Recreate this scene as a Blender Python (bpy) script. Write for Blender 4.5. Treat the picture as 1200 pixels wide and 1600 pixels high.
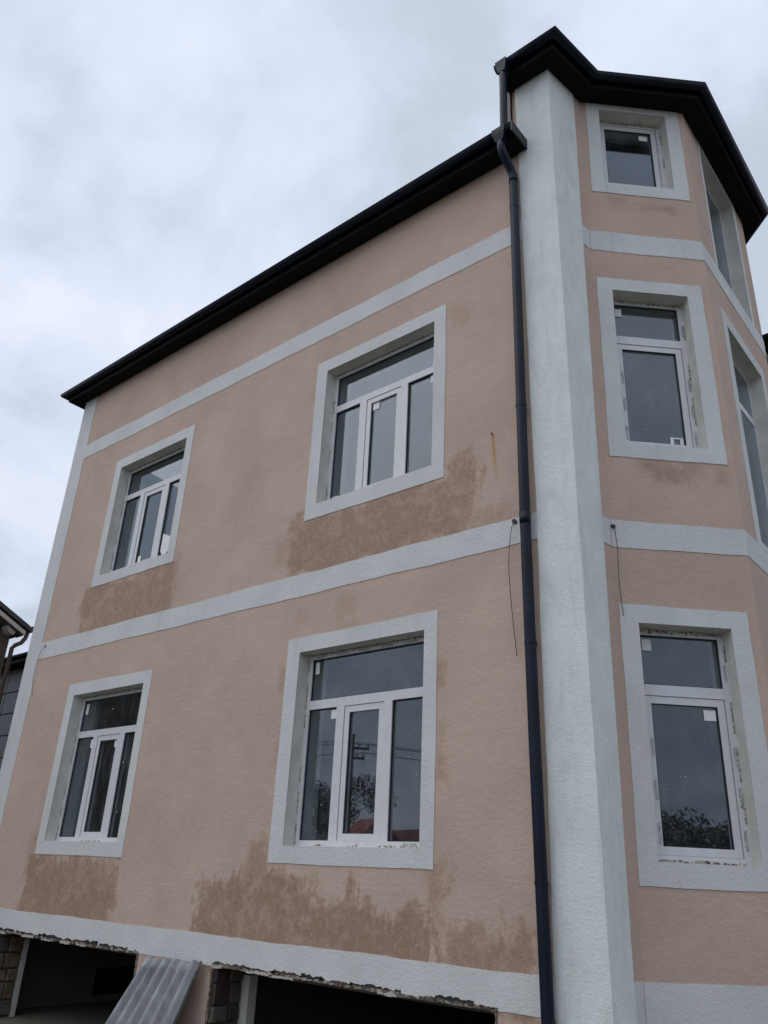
import bpy, bmesh, math, random
from mathutils import Vector, Matrix
random.seed(7)
for o in list(bpy.data.objects): bpy.data.objects.remove(o)
scene = bpy.context.scene
COL = scene.collection
R = math.radians

# ------------------------------------------------------------------ camera
yaw, pitch, roll = R(-40.725), R(24.561), R(2.756)
fwd = Vector((math.sin(yaw)*math.cos(pitch), math.cos(yaw)*math.cos(pitch), math.sin(pitch)))
rt = Vector((math.cos(yaw), -math.sin(yaw), 0)); up = rt.cross(fwd)
rt2 = rt*math.cos(roll)+up*math.sin(roll); up2 = up*math.cos(roll)-rt*math.sin(roll)
cam = bpy.data.cameras.new('camera'); camo = bpy.data.objects.new('camera', cam); COL.objects.link(camo)
M = Matrix((rt2, up2, -fwd)).transposed().to_4x4(); M.translation = Vector((2.5403, -5.2718, 0.5443))
camo.matrix_world = M
cam.sensor_fit = 'VERTICAL'; cam.sensor_height = 36.0; cam.sensor_width = 27.0
cam.lens = 1244.62/1600*36.0; cam.clip_end = 2000; cam.clip_start = 0.05
scene.camera = camo
scene.render.resolution_x = 768; scene.render.resolution_y = 1024

# ------------------------------------------------------------------ overcast sky, soft sun, exposure
SUN_EL, SUN_AZ = R(57), R(218)          # azimuth clockwise from +Y
world = bpy.data.worlds.new('World'); scene.world = world; world.use_nodes = True
nt = world.node_tree; nt.nodes.clear()
def wn(t, **k):
    n = nt.nodes.new(t)
    for a, b in k.items(): setattr(n, a, b)
    return n
def wl(a, b): nt.links.new(a, b)
tc = wn('ShaderNodeTexCoord'); sep = wn('ShaderNodeSeparateXYZ'); wl(tc.outputs['Generated'], sep.inputs[0])
def wm(op, a, b=None, c=None):
    n = wn('ShaderNodeMath', operation=op)
    for i, v in enumerate((a, b, c)):
        if v is None: continue
        if isinstance(v, (int, float)): n.inputs[i].default_value = v
        else: wl(v, n.inputs[i])
    return n.outputs[0]
zz = wm('ADD', wm('MAXIMUM', sep.outputs[2], 0.0), 0.32)
cmb = wn('ShaderNodeCombineXYZ'); wl(wm('DIVIDE', sep.outputs[0], zz), cmb.inputs[0]); wl(wm('DIVIDE', sep.outputs[1], zz), cmb.inputs[1])
cmb.inputs[2].default_value = 3.1
n1 = wn('ShaderNodeTexNoise'); n1.inputs['Scale'].default_value = 2.0; n1.inputs['Detail'].default_value = 5; n1.inputs['Roughness'].default_value = .5; n1.inputs['Distortion'].default_value = .35
wl(cmb.outputs[0], n1.inputs['Vector'])
n2 = wn('ShaderNodeTexNoise'); n2.inputs['Scale'].default_value = 5.2; n2.inputs['Detail'].default_value = 6; n2.inputs['Roughness'].default_value = .55; n2.inputs['Distortion'].default_value = .2
wl(cmb.outputs[0], n2.inputs['Vector'])
cl = wm('ADD', wm('MULTIPLY', n1.outputs['Fac'], .72), wm('MULTIPLY', n2.outputs['Fac'], .28))
ramp = wn('ShaderNodeValToRGB'); wl(cl, ramp.inputs[0])
e = ramp.color_ramp.elements
e[0].position = .40; e[0].color = (.485, .545, .645, 1)
e[1].position = .60; e[1].color = (.755, .80, .915, 1)
m_ = e.new(.50); m_.color = (.635, .70, .835, 1)
bgc = wn('ShaderNodeBackground'); wl(ramp.outputs[0], bgc.inputs[0])
wl(wm('ADD', wm('MULTIPLY', wm('MAXIMUM', sep.outputs[2], 0.0), .15), 1.10), bgc.inputs[1])
sky = wn('ShaderNodeTexSky', sky_type='NISHITA'); sky.sun_disc = False
sky.sun_elevation = SUN_EL; sky.sun_rotation = SUN_AZ; sky.dust_density = 3
bgs = wn('ShaderNodeBackground'); wl(sky.outputs[0], bgs.inputs[0]); bgs.inputs[1].default_value = .08
mx = wn('ShaderNodeMixShader'); mx.inputs[0].default_value = .93
wl(bgs.outputs[0], mx.inputs[1]); wl(bgc.outputs[0], mx.inputs[2])
wo = wn('ShaderNodeOutputWorld'); wl(mx.outputs[0], wo.inputs[0])
sd = bpy.data.lights.new('sun', 'SUN'); sd.energy = 1.1; sd.angle = R(70); sd.color = (1, .97, .93)
so = bpy.data.objects.new('sun', sd); COL.objects.link(so)
sdir = Vector((math.sin(SUN_AZ)*math.cos(SUN_EL), math.cos(SUN_AZ)*math.cos(SUN_EL), math.sin(SUN_EL)))
so.rotation_euler = sdir.to_track_quat('Z', 'Y').to_euler(); so.location = sdir*40
vs = scene.view_settings
vs.view_transform = 'Standard'; vs.look = 'None'; vs.exposure = 0; vs.gamma = 1; vs.use_curve_mapping = False

# ------------------------------------------------------------------ material helpers
class NT:
    def __init__(s, name):
        s.m = bpy.data.materials.new(name); s.m.use_nodes = True; s.t = s.m.node_tree; s.t.nodes.clear()
        s.out = s.n('ShaderNodeOutputMaterial')
    def n(s, t, **k):
        x = s.t.nodes.new(t)
        for a, b in k.items(): setattr(x, a, b)
        return x
    def put(s, sock, v):
        if isinstance(v, bpy.types.NodeSocket): s.t.links.new(v, sock)
        else: sock.default_value = v
    def m_(s, op, a, b=None, c=None, clamp=False):
        x = s.n('ShaderNodeMath', operation=op, use_clamp=clamp)
        for i, v in enumerate((a, b, c)):
            if v is not None: s.put(x.inputs[i], v)
        return x.outputs[0]
    def coord(s): return s.n('ShaderNodeTexCoord').outputs['Object']
    def mapping(s, v, scale=(1, 1, 1), loc=(0, 0, 0), rot=(0, 0, 0)):
        x = s.n('ShaderNodeMapping'); s.put(x.inputs['Vector'], v)
        x.inputs['Scale'].default_value = scale; x.inputs['Location'].default_value = loc; x.inputs['Rotation'].default_value = rot
        return x.outputs[0]
    def noise(s, v, scale, detail=4, rough=.5, dist=0):
        x = s.n('ShaderNodeTexNoise'); s.put(x.inputs['Vector'], v)
        x.inputs['Scale'].default_value = scale; x.inputs['Detail'].default_value = detail
        x.inputs['Roughness'].default_value = rough; x.inputs['Distortion'].default_value = dist
        return x.outputs['Fac']
    def ramp(s, v, pts):
        x = s.n('ShaderNodeValToRGB'); s.put(x.inputs[0], v); e = x.color_ramp.elements
        while len(e) < len(pts): e.new(.5)
        for k, (p, c) in zip(e, pts): k.position = p; k.color = (*c, 1) if len(c) == 3 else c
        return x.outputs[0]
    def mix(s, f, a, b, blend='MIX'):
        x = s.n('ShaderNodeMix', data_type='RGBA', blend_type=blend)
        s.put(x.inputs[0], f)
        for i, v in ((6, a), (7, b)):
            s.put(x.inputs[i], v if isinstance(v, bpy.types.NodeSocket) else (*v, 1))
        return x.outputs[2]
    def maprange(s, v, a, b, c=0., d=1., smooth=True):
        x = s.n('ShaderNodeMapRange', interpolation_type='SMOOTHSTEP' if smooth else 'LINEAR', clamp=True) if smooth else s.n('ShaderNodeMapRange', clamp=True)
        s.put(x.inputs[0], v)
        for i, q in enumerate((a, b, c, d)): x.inputs[i+1].default_value = q
        return x.outputs[0]
    def bump(s, h, strength, dist, normal=None):
        x = s.n('ShaderNodeBump'); s.put(x.inputs['Height'], h); x.inputs['Strength'].default_value = strength; x.inputs['Distance'].default_value = dist
        if normal is not None: s.put(x.inputs['Normal'], normal)
        return x.outputs[0]
    def bsdf(s, color, rough=.8, metal=0., normal=None, spec=.5):
        x = s.n('ShaderNodeBsdfPrincipled'); s.put(x.inputs['Base Color'], color if isinstance(color, bpy.types.NodeSocket) else (*color, 1))
        s.put(x.inputs['Roughness'], rough); x.inputs['Metallic'].default_value = metal; x.inputs['Specular IOR Level'].default_value = spec
        if normal is not None: s.put(x.inputs['Normal'], normal)
        s.t.links.new(x.outputs[0], s.out.inputs[0]); return x

def plain(name, col, rough=.7, metal=0., var=.12, scale=8., bump=0., bscale=60., spec=.5):
    k = NT(name); c = k.coord(); nz = k.noise(c, scale, 4)
    lo = tuple(x*(1-var) for x in col); hi = tuple(min(1, x*(1+var)) for x in col)
    colr = k.ramp(nz, [(.3, lo), (.7, hi)])
    nm = k.bump(k.noise(c, bscale, 3), bump, .01) if bump else None
    k.bsdf(colr, rough, metal, nm, spec); return k.m

PINK = (.512, .387, .317)
DAMP = (.315, .208, .148)
# damp patches of the render: x0, x1, z0, z1, strength, edge noise
STAINS = [(-3.24,-1.04,3.24,3.90,.88,.26),(-1.30,-.98,3.4,4.12,.85,.3),(-1.25,-.62,3.24,3.45,.45,.3),(-3.5,-3.2,3.45,3.75,.35,.15),
          (-7.32,-5.22,3.2,3.92,.88,.24),(-5.30,-5.17,3.5,4.05,.45,.12),
          (-4.12,-1.26,-.35,.42,1.,.40),(-3.46,-3.16,.2,.82,.75,.2),(-1.42,-1.22,.2,.66,.7,.2),(-1.22,-.50,-.3,.25,.9,.24),
          (-7.32,-5.46,-.35,.60,1.,.30),(-7.36,-7.14,.4,.85,.55,.15),
          (-1.34,-1.26,1.95,2.2,.7,.12),(-1.34,-1.255,1.25,1.68,.7,.14),(-3.23,-3.14,2.1,2.36,.55,.12),(-3.22,-3.14,1.45,1.68,.4,.12),
          (-1.27,-1.0,5.5,5.80,.3,.25),(-3.0,-2.3,2.78,2.92,.22,.3),(-2.6,-2.2,2.60,2.68,.3,.1),
          (.24,.34,6.82,6.95,.55,.08),(.49,.70,6.82,6.90,.8,.06),(.28,.42,3.78,3.93,.6,.1),(.34,.58,3.67,3.86,.7,.14),(.52,.66,3.8,3.93,.6,.1),(.75,.82,3.72,3.88,.5,.08)]
def pink_stucco():
    k = NT('pink_stucco'); c = k.coord()
    sp = k.n('ShaderNodeSeparateXYZ'); k.put(sp.inputs[0], c); X, Z = sp.outputs[0], sp.outputs[2]
    st = k.mapping(c, (5.5, 5.5, 1.6))
    streak = k.m_('SUBTRACT', k.noise(st, 1., 9, .68, .6), .5)
    cloud = k.m_('SUBTRACT', k.noise(c, 3.2, 9, .7, .8), .5)
    wob = k.m_('ADD', k.m_('MULTIPLY', streak, 1.0), k.m_('MULTIPLY', cloud, 1.0))
    low = k.m_('SUBTRACT', k.noise(c, 1.5, 3, .5, .3), .5)
    wob = k.m_('ADD', wob, k.m_('ADD', k.m_('MULTIPLY', low, 1.1), k.m_('MULTIPLY', k.m_('SUBTRACT', k.noise(c, 17., 6, .75), .5), .55)))
    tot = None
    for x0, x1, z0, z1, s_, a in STAINS:
        dx = k.m_('SUBTRACT', k.m_('ABSOLUTE', k.m_('SUBTRACT', X, (x0+x1)/2)), (x1-x0)/2)
        dz = k.m_('SUBTRACT', k.m_('ABSOLUTE', k.m_('SUBTRACT', Z, (z0+z1)/2)), (z1-z0)/2)
        d = k.m_('ADD', k.m_('MAXIMUM', dx, dz), k.m_('MULTIPLY', wob, a*1.5))
        v = k.m_('MULTIPLY', k.maprange(d, .06, -.07), s_)
        tot = v if tot is None else k.m_('MAXIMUM', tot, v)
    patch = k.m_('MULTIPLY', k.maprange(k.noise(c, 4.5, 8, .75, .8), .34, .56, .5, 1.), k.maprange(k.noise(k.mapping(c, (26, 26, 14)), 1., 5, .7), .34, .52, .6, 1.))
    tot = k.m_('MULTIPLY', tot, patch)
    # dry salt bloom on the damp plaster
    salt = k.m_('MULTIPLY', k.maprange(k.noise(k.mapping(c, (1, 1, .6)), 26., 5, .7, 1.2), .60, .72), k.maprange(k.noise(c, 2.6, 3), .46, .62))
    base = k.ramp(k.noise(c, .9, 7, .65, .4), [(.3, tuple(v*.88 for v in PINK)), (.7, tuple(v*1.09 for v in PINK))])
    base = k.mix(k.maprange(k.noise(k.mapping(c, (2.2, 2.2, 4.5)), 1., 6, .7, 1.), .5, .72, 0, .30), base, (PINK[0]*1.10, PINK[1]*1.13, PINK[2]*1.14))
    base = k.mix(k.maprange(k.noise(k.mapping(c, (9, 9, .8)), 1., 4, .6), .55, .8, 0, .16), base, tuple(v*.8 for v in PINK))
    base = k.mix(k.maprange(k.noise(c, 46., 3, .6), .5, .75, 0, .16), base, tuple(v*.82 for v in PINK))
    col = k.mix(tot, base, DAMP)
    col = k.mix(k.m_('MULTIPLY', k.m_('MULTIPLY', salt, tot), .5), col, (.62, .50, .42))
    # rust run below a nail
    dx = k.m_('ABSOLUTE', k.m_('SUBTRACT', X, k.m_('ADD', -.765, k.m_('MULTIPLY', k.m_('SUBTRACT', 4.16, Z), .075))))
    rz = k.m_('MULTIPLY', k.maprange(Z, 3.62, 4.0), k.maprange(Z, 4.18, 4.155))
    rust = k.m_('MULTIPLY', k.maprange(k.m_('ADD', dx, k.m_('MULTIPLY', streak, .03)), .024, .004), rz)
    col = k.mix(k.m_('MULTIPLY', rust, .75), col, (.40, .23, .06))
    fine = k.noise(k.mapping(c, (60, 60, 140)), 1., 4, .6)
    grit = k.noise(c, 26., 5, .65)
    nm = k.bump(fine, .55, .006)
    nm = k.bump(grit, .5, .014, nm)
    nm = k.bump(k.noise(k.mapping(c, (3, 3, 6)), 1., 4, .55), .13, .05, nm)
    k.bsdf(col, .93, 0, nm, .25); return k.m
def white_stucco(name, col, rough_amt):
    k = NT(name); c = k.coord()
    base = k.ramp(k.noise(c, 1.6, 6, .65), [(.28, tuple(v*.88 for v in col)), (.72, tuple(min(1, v*1.05) for v in col))])
    run = k.maprange(k.noise(k.mapping(c, (8, 8, .7)), 1., 5, .65, .3), .54, .76, 0, .42)
    base = k.mix(run, base, (.44, .455, .44))
    if rough_amt < .39: base = k.mix(k.maprange(k.noise(k.mapping(c, (4, 4, 1.3)), 1., 7, .7, .8), .46, .70, 0, .42), base, (.47, .49, .475))
    base = k.mix(k.maprange(k.noise(c, 55., 3, .6), .62, .8, 0, .35), base, (.40, .42, .42))
    nm = k.bump(k.noise(k.mapping(c, (50, 50, 110)), 1., 4, .6), .5, .006)
    nm = k.bump(k.noise(c, 30., 5, .7), rough_amt, .016, nm)
    k.bsdf(base, .9, 0, nm, .25); return k.m
def glass():
    k = NT('window_glass'); c = k.coord()
    tr = k.n('ShaderNodeBsdfTransparent'); tr.inputs[0].default_value = (.80, .85, .87, 1)
    gl = k.n('ShaderNodeBsdfGlossy'); gl.inputs['Roughness'].default_value = .012; gl.inputs['Color'].default_value = (.86, .93, 1, 1)
    df = k.n('ShaderNodeBsdfDiffuse'); df.inputs[0].default_value = (.5, .52, .53, 1)
    fr = k.n('ShaderNodeFresnel'); k.put(fr.inputs['IOR'], k.m_('ADD', 1.68, k.m_('MULTIPLY', k.n('ShaderNodeNewGeometry').outputs['Backfacing'], 1/1.68-1.68)))
    a = k.n('ShaderNodeMixShader'); k.put(a.inputs[0], fr.outputs[0]); k.t.links.new(tr.outputs[0], a.inputs[1]); k.t.links.new(gl.outputs[0], a.inputs[2])
    dust = k.maprange(k.noise(k.mapping(c, (3, 3, 1.2)), 2.2, 6, .7), .42, .85, .012, .10)
    b = k.n('ShaderNodeMixShader'); k.put(b.inputs[0], dust); k.t.links.new(a.outputs[0], b.inputs[1]); k.t.links.new(df.outputs[0], b.inputs[2])
    k.t.links.new(b.outputs[0], k.out.inputs[0]); return k.m
def film():
    k = NT('torn_film'); c = k.coord()
    col = k.ramp(k.noise(c, 45., 4, .7), [(.40, (.03, .027, .022)), (.50, (.34, .31, .25)), (.62, (.66, .65, .60))])
    k.bsdf(col, .8); return k.m
def rubble():
    k = NT('broken_plaster'); c = k.coord()
    col = k.ramp(k.noise(c, 22., 5, .7), [(.36, (.02, .016, .013)), (.5, (.15, .11, .08)), (.66, (.50, .46, .38))])
    k.bsdf(col, .95, 0, k.bump(k.noise(c, 60., 4, .7), .8, .02)); return k.m
def zinc():
    k = NT('galvanised_steel'); c = k.coord()
    col = k.ramp(k.noise(c, 5., 6, .7, .5), [(.3, (.19, .205, .21)), (.7, (.38, .40, .405))])
    col = k.mix(k.maprange(k.noise(k.mapping(c, (9, 9, 2)), 1., 5, .7), .50, .72, 0, .7), col, (.10, .09, .075))
    k.bsdf(col, k.maprange(k.noise(c, 9., 4), .3, .7, .5, .75), .35, None); return k.m
def ground_mat():
    k = NT('yard_earth'); c = k.coord()
    col = k.ramp(k.noise(c, .35, 7, .65), [(.35, (.085, .075, .058)), (.5, (.12, .105, .082)), (.64, (.05, .075, .025))])
    col = k.mix(k.maprange(k.noise(c, 14., 4), .4, .7, 0, .5), col, (.16, .145, .12))
    k.bsdf(col, .95, 0, k.bump(k.noise(c, 9., 6, .7), .8, .06)); return k.m
def leafy(name, a, b, sc=4.):
    k = NT(name); c = k.coord()
    k.bsdf(k.ramp(k.noise(c, sc, 3), [(.3, a), (.7, b)]), .7); return k.m

MAT = dict(pink=pink_stucco(), white=white_stucco('white_trim_paint', (.61, .62, .615), .4), rough=white_stucco('white_rough_plaster', (.72, .755, .735), .38),
           reveal=plain('reveal_plaster', (.60, .59, .545), .9, 0, .12, 5, .4, 40), upvc=plain('white_plastic', (.60, .61, .625), .42, 0, .05, 14),
           gasket=plain('black_rubber', (.012, .013, .014), .6), glass=glass(), film=film(), rubble=rubble(), zinc=zinc(), ground=ground_mat(),
           navy=plain('dark_navy_metal', (.006, .0105, .022), .42, .0, .25, 3, 0, 60, .22), black=plain('black_roof_metal', (.004, .0045, .0065), .6, 0, .2, 3, 0, 60, .15),
           soffit=plain('dark_soffit', (.0065, .006, .0062), .7, 0, .25, 4, 0, 60, .15), brown=plain('brown_flashing', (.055, .036, .032), .45, 0, .3, 6),
           ink=plain('black_ink', (.016, .016, .018), .6), print=leafy('faded_print', (.02, .02, .022), (.40, .40, .40), 28.), paper=plain('white_label', (.74, .745, .74), .6, 0, .05), concrete=plain('grey_concrete', (.13, .125, .118), .95, 0, .25, 3, .5, 30),
           brightened_room=plain('brightened_room_plaster', (.55, .56, .56), .95, 0, .1, 2), room=plain('room_plaster', (.14, .14, .145), .95, 0, .15, 2), stone=plain('tan_stone', (.15, .115, .075), .95, 0, .45, 7, .9, 28), mortar=plain('mortar', (.095, .085, .07), .95, 0, .3, 9, .8, 40),  # upper rooms get a paler copy of the plaster, brightening the upper panes
           wire=plain('dark_cable', (.05, .045, .04), .6), rust=plain('rusty_iron', (.16, .075, .02), .9), slate=plain('dark_cladding', (.030, .034, .042), .5, 0, .3, 2.5),
           joint=plain('cladding_joint', (.14, .14, .15), .8), dbrown=plain('dark_brown_wall', (.085, .066, .050), .9, 0, .25, 2, .5, 30), fascia=plain('pale_fascia', (.42, .40, .37), .7),
           bark=plain('bark', (.10, .08, .06), .95, 0, .4, 6, .9, 18), leaf=leafy('leaves', (.012, .022, .008), (.045, .07, .022)), tile=plain('red_roof_tiles', (.22, .055, .035), .8, 0, .3, 6),
           redpaint=plain('bright_red_sheet', (.62, .025, .02), .5, 0, .1, 4), cream=plain('cream_render', (.42, .37, .29), .9, 0, .15, 2), wood=plain('dark_wood', (.06, .04, .028), .7, 0, .3, 12))

# ------------------------------------------------------------------ object helpers
def link(name, me, mat, parent=None, smooth=False):
    o = bpy.data.objects.new(name, me); COL.objects.link(o)
    if mat is not None and not me.materials: me.materials.append(MAT[mat] if isinstance(mat, str) else mat)
    if smooth:
        for p in me.polygons: p.use_smooth = len(p.vertices) == 4
    if parent is not None:
        o.parent = parent; o.matrix_parent_inverse = pworld(parent).inverted()
    return o
def pworld(o):
    m = Matrix.Translation(o.location)
    if o.parent is not None:
        m = pworld(o.parent) @ o.matrix_parent_inverse @ m
    return m
def thing(name, loc, label, cat, group=None):
    o = bpy.data.objects.new(name, None); COL.objects.link(o); o.location = loc; o.empty_display_size = .3
    return tag(o, label, cat, group)
def tag(o, label, cat, group=None):
    o['label'] = label; o['category'] = cat
    if group: o['group'] = group
    return o
class B:
    """collects closed shapes, then becomes one mesh object"""
    def __init__(s): s.bm = bmesh.new()
    def hexa(s, p):            # 8 points: bottom ring 0-3, top ring 4-7
        v = [s.bm.verts.new(q) for q in p]
        for f in ((0, 3, 2, 1), (4, 5, 6, 7), (0, 1, 5, 4), (1, 2, 6, 5), (2, 3, 7, 6), (3, 0, 4, 7)): s.bm.faces.new([v[i] for i in f])
        return s
    def box(s, x0, x1, y0, y1, z0, z1):
        return s.hexa([(x0, y0, z0), (x1, y0, z0), (x1, y1, z0), (x0, y1, z0), (x0, y0, z1), (x1, y0, z1), (x1, y1, z1), (x0, y1, z1)])
    def prism(s, poly, z0, z1):
        a = [s.bm.verts.new((*p[:2], z0)) for p in poly]; b = [s.bm.verts.new((*p[:2], z1)) for p in poly]
        n = len(poly); s.bm.faces.new(a[::-1]); s.bm.faces.new(b)
        for i in range(n): s.bm.faces.new((a[i], a[(i+1) % n], b[(i+1) % n], b[i]))
        return s
    def loft(s, rings, cap=True, closed=True):
        vs = [[s.bm.verts.new(p) for p in r] for r in rings]; n = len(rings[0])
        for a, b in zip(vs, vs[1:]):
            for i in range(n if closed else n-1): s.bm.faces.new((a[i], a[(i+1) % n], b[(i+1) % n], b[i]))
        if cap: s.bm.faces.new(vs[0][::-1]); s.bm.faces.new(vs[-1])
        return s
    def tube(s, pts, rad, seg=12):
        pts = [Vector(p) for p in pts]; rings = []
        rad = rad if isinstance(rad, (list, tuple)) else [rad]*len(pts)
        u = None
        for i, p in enumerate(pts):
            d = (pts[min(i+1, len(pts)-1)]-pts[max(i-1, 0)]).normalized()
            if u is None: u = d.orthogonal().normalized()
            u = (u-d*u.dot(d)).normalized(); w = d.cross(u)
            rings.append([p+(u*math.cos(2*math.pi*j/seg)+w*math.sin(2*math.pi*j/seg))*rad[i] for j in range(seg)])
        return s.loft(rings)
    def tri(s, pts):
        s.bm.faces.new([s.bm.verts.new(p) for p in pts]); return s
    def done(s, name, mat, parent=None, smooth=False, bevel=0):
        bmesh.ops.recalc_face_normals(s.bm, faces=s.bm.faces[:])
        if bevel: bmesh.ops.bevel(s.bm, geom=s.bm.edges[:], offset=bevel, segments=1, affect='EDGES')
        me = bpy.data.meshes.new(name); s.bm.to_mesh(me); s.bm.free()
        return link(name, me, mat, parent, smooth)

# ------------------------------------------------------------------ facade frames: (s along, d inward, z) -> world
def cx(z): return .022-.0055*z                    # the corner is not quite plumb
def flat_left(s, d, z):                           # s is world x on the long side wall
    x = s
    if x > -.30: x = s+cx(z)*(s+.30)/.30
    return Vector((x, d, z))
GX, GY = .0019, .01736
I0 = Vector((.0523, .4088)); TH = R(44.4); T1 = Vector((math.cos(TH), math.sin(TH))); LA = 1.1468
A0 = I0+T1*LA; B0 = A0+Vector((0, 2.02)); T3 = Vector((-math.cos(TH), math.sin(TH))); J0 = B0+T3*LA
def leaner(P, t):
    n = Vector((-t.y, t.x))
    def f(s, d, z):
        q = P+t*s+n*d
        return Vector((q.x+GX*z, q.y+GY*z, z))
    return f
bay1 = leaner(I0, T1); bay2 = leaner(A0, Vector((0, 1))); bay3 = leaner(B0, T3)
def strip(s, d, z):                               # short front wall, s 0..1 from the corner to the inner corner
    a = Vector((cx(z), 0)); b = Vector((I0.x+GX*z, I0.y+GY*z)); t = (b-a); n = Vector((-t.y, t.x)).normalized()
    q = a+t*s+n*d; return Vector((q.x, q.y, z))

def lbox(b, W, s0, s1, d0, d1, z0, z1):
    return b.hexa([W(s0, d0, z0), W(s1, d0, z0), W(s1, d1, z0), W(s0, d1, z0), W(s0, d0, z1), W(s1, d0, z1), W(s1, d1, z1), W(s0, d1, z1)])
def wall(name, W, s0, s1, z0, z1, holes, mat, parent, th=.34, extra_s=(), extra_z=()):
    S = sorted({s0, s1, *extra_s, *[h[0] for h in holes], *[h[1] for h in holes]}); Z = sorted({z0, z1, *extra_z, *[h[2] for h in holes], *[h[3] for h in holes]})
    bm = bmesh.new(); vd = {}
    def v(s, d, z):
        k = (s, d, z)
        if k not in vd: vd[k] = bm.verts.new(W(s, d, z))
        return vd[k]
    solid = lambda i, j: 0 <= i < len(S)-1 and 0 <= j < len(Z)-1 and not any(h[0] <= (S[i]+S[i+1])/2 <= h[1] and h[2] <= (Z[j]+Z[j+1])/2 <= h[3] for h in holes)
    for i in range(len(S)-1):
        for j in range(len(Z)-1):
            if not solid(i, j): continue
            a, b, c, d = S[i], S[i+1], Z[j], Z[j+1]
            bm.faces.new((v(a, 0, c), v(b, 0, c), v(b, 0, d), v(a, 0, d))); bm.faces.new((v(a, th, c), v(a, th, d), v(b, th, d), v(b, th, c)))
            if not solid(i-1, j): bm.faces.new((v(a, 0, c), v(a, 0, d), v(a, th, d), v(a, th, c)))
            if not solid(i+1, j): bm.faces.new((v(b, 0, c), v(b, th, c), v(b, th, d), v(b, 0, d)))
            if not solid(i, j-1): bm.faces.new((v(a, 0, c), v(a, th, c), v(b, th, c), v(b, 0, c)))
            if not solid(i, j+1): bm.faces.new((v(a, 0, d), v(b, 0, d), v(b, th, d), v(a, th, d)))
    bmesh.ops.recalc_face_normals(bm, faces=bm.faces[:])
    me = bpy.data.meshes.new(name); bm.to_mesh(me); bm.free()
    return link(name, me, mat, parent)
def wob(t, k, amp):
    return amp*(math.sin(t*3.1+k)+.6*math.sin(t*8.7+k*2.3)+.35*math.sin(t*23+k*3.7))
def painted_band(name, W, s0, s1, z0, z1, mat, parent, proud=.005, k=0., step=.07, amp=.0038, z1s=None):
    """a hand-painted plaster band with slightly wavering edges"""
    n = max(1, int(abs(s1-s0)/step)); rings = []
    for i in range(n+1):
        s = s0+(s1-s0)*i/n; a = z0+wob(s, k, amp); b = z1+wob(s, k+5, amp)
        rings.append([W(s, -proud, a), W(s, .003, a), W(s, .003, b), W(s, -proud, b)])
    return B().loft(rings).done(name, mat, parent)
def painted_post(name, W, sL, sR, z0, z1, mat, parent, proud=.007, k=0., step=.15, amp=.003):
    n = max(1, int((z1-z0)/step)); rings = []
    for i in range(n+1):
        z = z0+(z1-z0)*i/n; a = sL(z)+wob(z, k, amp) if callable(sL) else sL; b = sR(z)+wob(z, k+4, amp) if callable(sR) else sR
        rings.append([W(a, -proud, z), W(b, -proud, z), W(b, .003, z), W(a, .003, z)])
    return B().loft(rings).done(name, mat, parent)
def ragged(name, W, s0, s1, z, lo, hi, d0, d1, mat, parent, vertical=False, step=.02, rnd=None):
    """torn strip: along s (or z when vertical) with uneven edges; lo/hi = (mean, jitter) of the two edges"""
    r = rnd or random; n = max(2, int(abs(s1-s0)/step)); rings = []
    pa = pb = 0
    for i in range(n+1):
        t = s0+(s1-s0)*i/n
        pa = .6*pa+.4*r.uniform(-1, 1)*1.8; pb = .6*pb+.4*r.uniform(-1, 1)*1.8
        a = lo[0]+lo[1]*pa; b = max(a+.002, hi[0]+hi[1]*pb)
        if vertical: rings.append([W(a, d0, t), W(b, d0, t), W(b, d1, t), W(a, d1, t)])
        else: rings.append([W(t, d0, z+a), W(t, d1, z+a), W(t, d1, z+b), W(t, d0, z+b)])
    return B().loft(rings).done(name, mat, parent)

# lettering printed on the protective film of the window profiles
_fc = bpy.data.curves.new('lettering', 'FONT'); _fc.body = 'ASASPEN'; _fc.size = 1.0; _fc.resolution_u = 2
_fo = bpy.data.objects.new('lettering', _fc); COL.objects.link(_fo)
_dg = bpy.context.evaluated_depsgraph_get(); _fm = bpy.data.meshes.new_from_object(_fo.evaluated_get(_dg))
TXT_V = [v.co.copy() for v in _fm.vertices]; TXT_F = [tuple(p.vertices) for p in _fm.polygons]
bpy.data.objects.remove(_fo); bpy.data.meshes.remove(_fm)
TW = max(v.x for v in TXT_V)
def lettering(W, s, z, d, size, parent, ang=0, n=1, pitch=.25):
    """n prints along the direction ang (0 = along s, 90 = up the stile)"""
    ca, sa = math.cos(R(ang)), math.sin(R(ang))
    for i in range(n):
        vs = []
        for v in TXT_V:
            a = v.x*size+i*pitch; b = v.y*size
            vs.append(tuple(W(s+a*ca-b*sa, d, z+a*sa+b*ca)))
        me = bpy.data.meshes.new('lettering'); me.from_pydata(vs, [], TXT_F); me.update()
        link('lettering', me, 'print', parent)

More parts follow.
